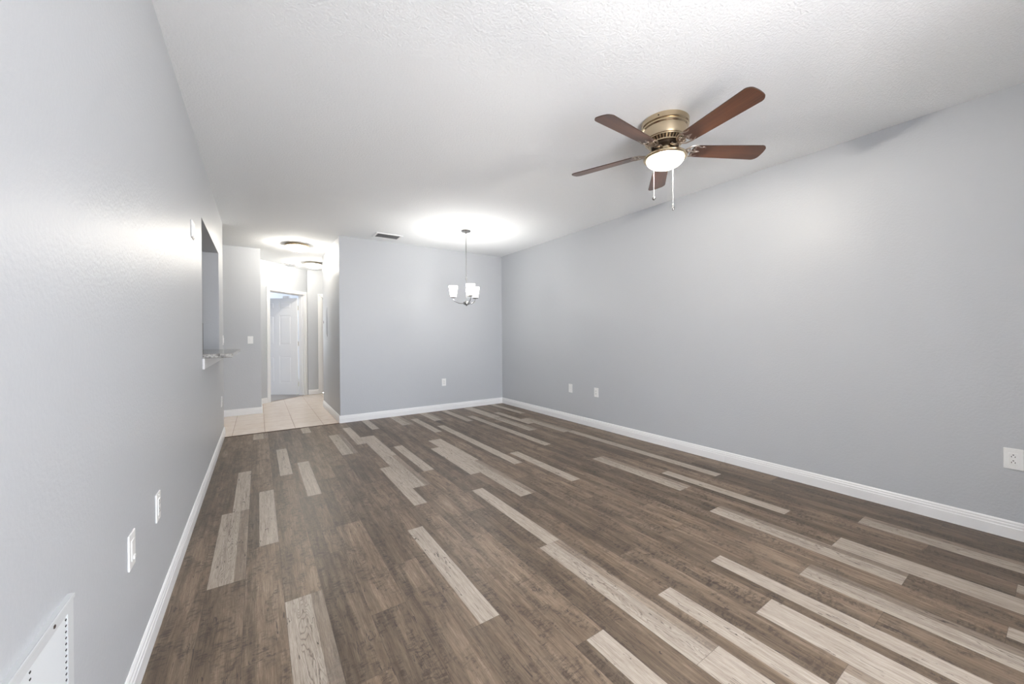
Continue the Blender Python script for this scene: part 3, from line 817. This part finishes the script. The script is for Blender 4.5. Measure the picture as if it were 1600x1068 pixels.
# vented ring: fins over a dark core
bm = bmesh.new(); NV_ = 36
for i in range(NV_):
    a = 2 * PI * i / NV_; da = 2 * PI / NV_ * 0.27
    vs = []
    for (rr, zz) in ((0.124, -0.127), (0.100, -0.150)):
        for s in (-1, 1): vs.append(bm.verts.new((rr * math.cos(a + s * da), rr * math.sin(a + s * da), zz)))
    for (rr, zz) in ((0.119, -0.127), (0.095, -0.150)):
        for s in (-1, 1): vs.append(bm.verts.new((rr * math.cos(a + s * da), rr * math.sin(a + s * da), zz)))
    for f in ((0, 1, 3, 2), (4, 6, 7, 5), (0, 2, 6, 4), (1, 5, 7, 3), (0, 4, 5, 1), (2, 3, 7, 6)): bm.faces.new([vs[j] for j in f])
lathe(bm, [(0.104, -0.147), (0.104, -0.154), (0.088, -0.154), (0.088, -0.147), (0.104, -0.147)], 64)
lathe(bm, [(0.128, -0.1255), (0.127, -0.130), (0.118, -0.130), (0.118, -0.1255)], 64)
tag(link_mesh('vent_ring', bm, M_antique, fan), 'ring of narrow brass vent slots')
bm = bmesh.new(); lathe(bm, [(0.112, -0.126), (0.086, -0.149), (0.086, -0.168), (0.078, -0.172), (0, -0.172)], 48)
link_mesh('flywheel', bm, M_darkmetal, fan, smooth=True)
bm = bmesh.new(); lathe(bm, [(0, -0.172), (0.052, -0.172), (0.056, -0.176), (0.056, -0.205), (0.062, -0.208), (0.062, -0.214), (0, -0.214)], 48)
link_mesh('light_neck', bm, M_antique, fan, smooth=True)
bm = bmesh.new(); lathe(bm, [(0, -0.212), (0.060, -0.213), (0.110, -0.219), (0.132, -0.226), (0.138, -0.233), (0.137, -0.241), (0.129, -0.247), (0.120, -0.247), (0.118, -0.238), (0, -0.236)], 64)
link_mesh('light_rim', bm, M_antique, fan, smooth=True)
bm = bmesh.new(); prof = [(0.119, -0.244)]
for i in range(1, 13):
    a = i / 12 * PI / 2
    prof.append((0.119 * math.cos(a) if i < 12 else 0.0, -0.244 - 0.062 * math.sin(a)))
lathe(bm, prof, 56); tag(link_mesh('glass_bowl', bm, M_dome, fan, smooth=True), 'glowing frosted glass bowl')
bulb((FX, FY, H - 0.268), 50, (1.0, 0.94, 0.84), 0.03)

def make_blade():
    """outline in local frame: x outward from hub centre, y across, z thickness; uv for the grain"""
    bm = bmesh.new(); uvl = bm.loops.layers.uv.new('UVMap')
    r0, r1 = 0.178, 0.664
    w0, w1 = 0.052, 0.0665
    out = []
    for i in range(7):      # root rounded
        a = PI / 2 + i / 6 * PI
        out.append((r0 + 0.022 + 0.022 * math.cos(a), (w0 - 0.004) * math.sin(a)))
    out = [(r0 + 0.03, w0), (r0 + 0.012, w0 - 0.008), (r0 + 0.002, w0 - 0.022), (r0, 0), (r0 + 0.002, -w0 + 0.022), (r0 + 0.012, -w0 + 0.008), (r0 + 0.03, -w0)]
    cr = 0.030
    tip = [(r1 - 0.010 - cr + cr * math.cos(-PI / 2 + i / 8 * PI / 2), -w1 + cr + cr * math.sin(-PI / 2 + i / 8 * PI / 2)) for i in range(9)]
    tip += [(r1 - 0.010, (-w1 + cr) * (1 - 2 * i / 8)) for i in range(1, 8)]
    tip += [(x, -y) for x, y in tip[:9][::-1]]
    for x, y in tip:
        out.append((x + 0.010 * math.cos(PI / 2 * y / w1) * min(1, max(0, (x - r1 + 0.05) / 0.03)), y))
    t2 = 0.003
    top = [bm.verts.new((x, y, t2)) for x, y in out]; bot = [bm.verts.new((x, y, -t2)) for x, y in out]
    n = len(out)
    f1 = bm.faces.new(top); f2 = bm.faces.new(bot[::-1])
    for i in range(n):
        f = bm.faces.new((top[i], bot[i], bot[(i + 1) % n], top[(i + 1) % n])); f.material_index = 1
    for f in bm.faces:
        for lp in f.loops: lp[uvl].uv = (lp.vert.co.x, lp.vert.co.y)
    return bm

def make_bracket():
    """cast blade iron: neck from the motor, open scroll and two curling horns under the blade root"""
    bm = bmesh.new()
    ZB = -0.0075
    # neck: rises from hub and splays
    tube(bm, [(0.070, 0, 0.005), (0.092, 0, -0.006), (0.112, 0, -0.013), (0.130, 0, -0.012)], [0.012, 0.011, 0.010, 0.012], 10, flat=0.55)
    box(bm, 0.066, 0.084, -0.020, 0.020, 0.0, 0.008, bevel=0.002)
    for s in (1, -1):
        # outer scroll
        P = [(0.124, 0.006 * s), (0.134, 0.022 * s), (0.146, 0.036 * s), (0.164, 0.046 * s), (0.186, 0.0505 * s), (0.206, 0.048 * s), (0.220, 0.040 * s), (0.234, 0.038 * s), (0.250, 0.045 * s)]
        tube(bm, [(x, y, ZB + (0.0 if x > .16 else -0.004)) for x, y in P], [0.007, 0.0065, 0.0062, 0.006, 0.006, 0.0055, 0.005, 0.0042, 0.002], 8, flat=0.6)
        # inner scroll returning to the middle
        P = [(0.186, 0.0505 * s), (0.190, 0.036 * s), (0.184, 0.022 * s), (0.196, 0.010 * s), (0.212, 0.004 * s), (0.232, 0.0)]
        tube(bm, [(x, y, ZB) for x, y in P], [0.0055, 0.005, 0.005, 0.005, 0.0048, 0.003], 8, flat=0.6)
        # small loop in the open work
        tube(bm, [(0.152 + 0.011 * math.cos(a), s * (0.015 + 0.010 * math.sin(a)), ZB) for a in [2 * PI * i / 12 for i in range(12)]], 0.0036, 6, closed=True, flat=0.7)
    tube(bm, [(0.126, 0, -0.012), (0.150, 0, -0.010), (0.175, 0, ZB), (0.20, 0, ZB)], [0.008, 0.006, 0.007, 0.004], 8, flat=0.6)
    # screws holding the blade
    for (x, y) in ((0.196, 0.0), (0.190, 0.034), (0.190, -0.034)):
        lathe(bm, [(0, ZB - 0.007), (0.005, ZB - 0.006), (0.006, ZB - 0.002), (0.006, ZB + 0.004)], 12, (x, y))
    return bm

PITCH = R(13)
BZ = -0.186
T0 = 4.4708
blade0 = link_mesh('blade', make_blade(), None, fan, mats=[M_walnut, M_bladedge])
br0 = link_mesh('blade_bracket', make_bracket(), M_bronze, fan, smooth=True)
for k in range(5):
    a = T0 + k * 2 * PI / 5
    mtx = Matrix.Translation((0, 0, BZ)) @ Matrix.Rotation(a, 4, 'Z') @ Matrix.Rotation(R(0.6), 4, 'Y') @ Matrix.Rotation(-PITCH, 4, 'X')
    b = blade0 if k == 0 else blade0.copy()
    c = br0 if k == 0 else br0.copy()
    if k:
        col.objects.link(b); col.objects.link(c); b.parent = fan; c.parent = fan
    b.matrix_local = mtx
    c.matrix_local = Matrix.Translation((0, 0, BZ + 0.004)) @ Matrix.Rotation(a, 4, 'Z') @ Matrix.Rotation(-PITCH * 0.9, 4, 'X')

# pull chains hanging on the far side of the bowl
side = Vector((rv.x, rv.y, 0)); fwd = Vector((fv.x, fv.y, 0)).normalized()
for (sx_, dd_, zend, lab) in ((-0.068, 0.125, -0.462, 'pull chain ending in a small round ball'), (0.092, 0.098, -0.540, 'longer white pull chain with a brass pendant')):
    P = side * sx_ + fwd * dd_
    if sx_ < 0: P = side * -0.027 + fwd * 0.133
    bm = bmesh.new()
    zt = -0.2465
    tube(bm, [(P.x, P.y, zt), (P.x, P.y, zend + 0.02)], 0.0008, 6)
    nb = int((zt - zend) / 0.0075)
    for i in range(nb):
        z = zt - i * 0.0075
        lathe(bm, [(0, z + 0.0015), (0.0012, z + 0.0008), (0.0012, z - 0.0008), (0, z - 0.0015)], 6, (P.x, P.y))
    pc = tag(link_mesh('pull_chain', bm, M_ventwhite, fan), lab)
    bm = bmesh.new()
    if sx_ < 0:
        prof = [(0, zend + 0.022), (0.004, zend + 0.019)] + [(0.0125 * math.sin(PI * i / 10), zend + 0.006 + 0.0125 * math.cos(PI * i / 10)) for i in range(2, 10)] + [(0, zend - 0.0065)]
    else:
        prof = [(0, zend + 0.04), (0.003, zend + 0.036), (0.004, zend + 0.02), (0.009, zend + 0.006), (0.0095, zend - 0.004), (0.005, zend - 0.012), (0, zend - 0.013)]
    lathe(bm, prof, 18, (P.x, P.y))
    link_mesh('pendant', bm, M_chrome, pc, smooth=True)

# added lamp inside the bedroom stands in for daylight, no window built
area_light('bedroom_fill_light', (-1.2, 11.2, 1.5), (R(90), 0, R(-90)), 1.5, 1.3, 55, (0.88, 0.94, 1.0))
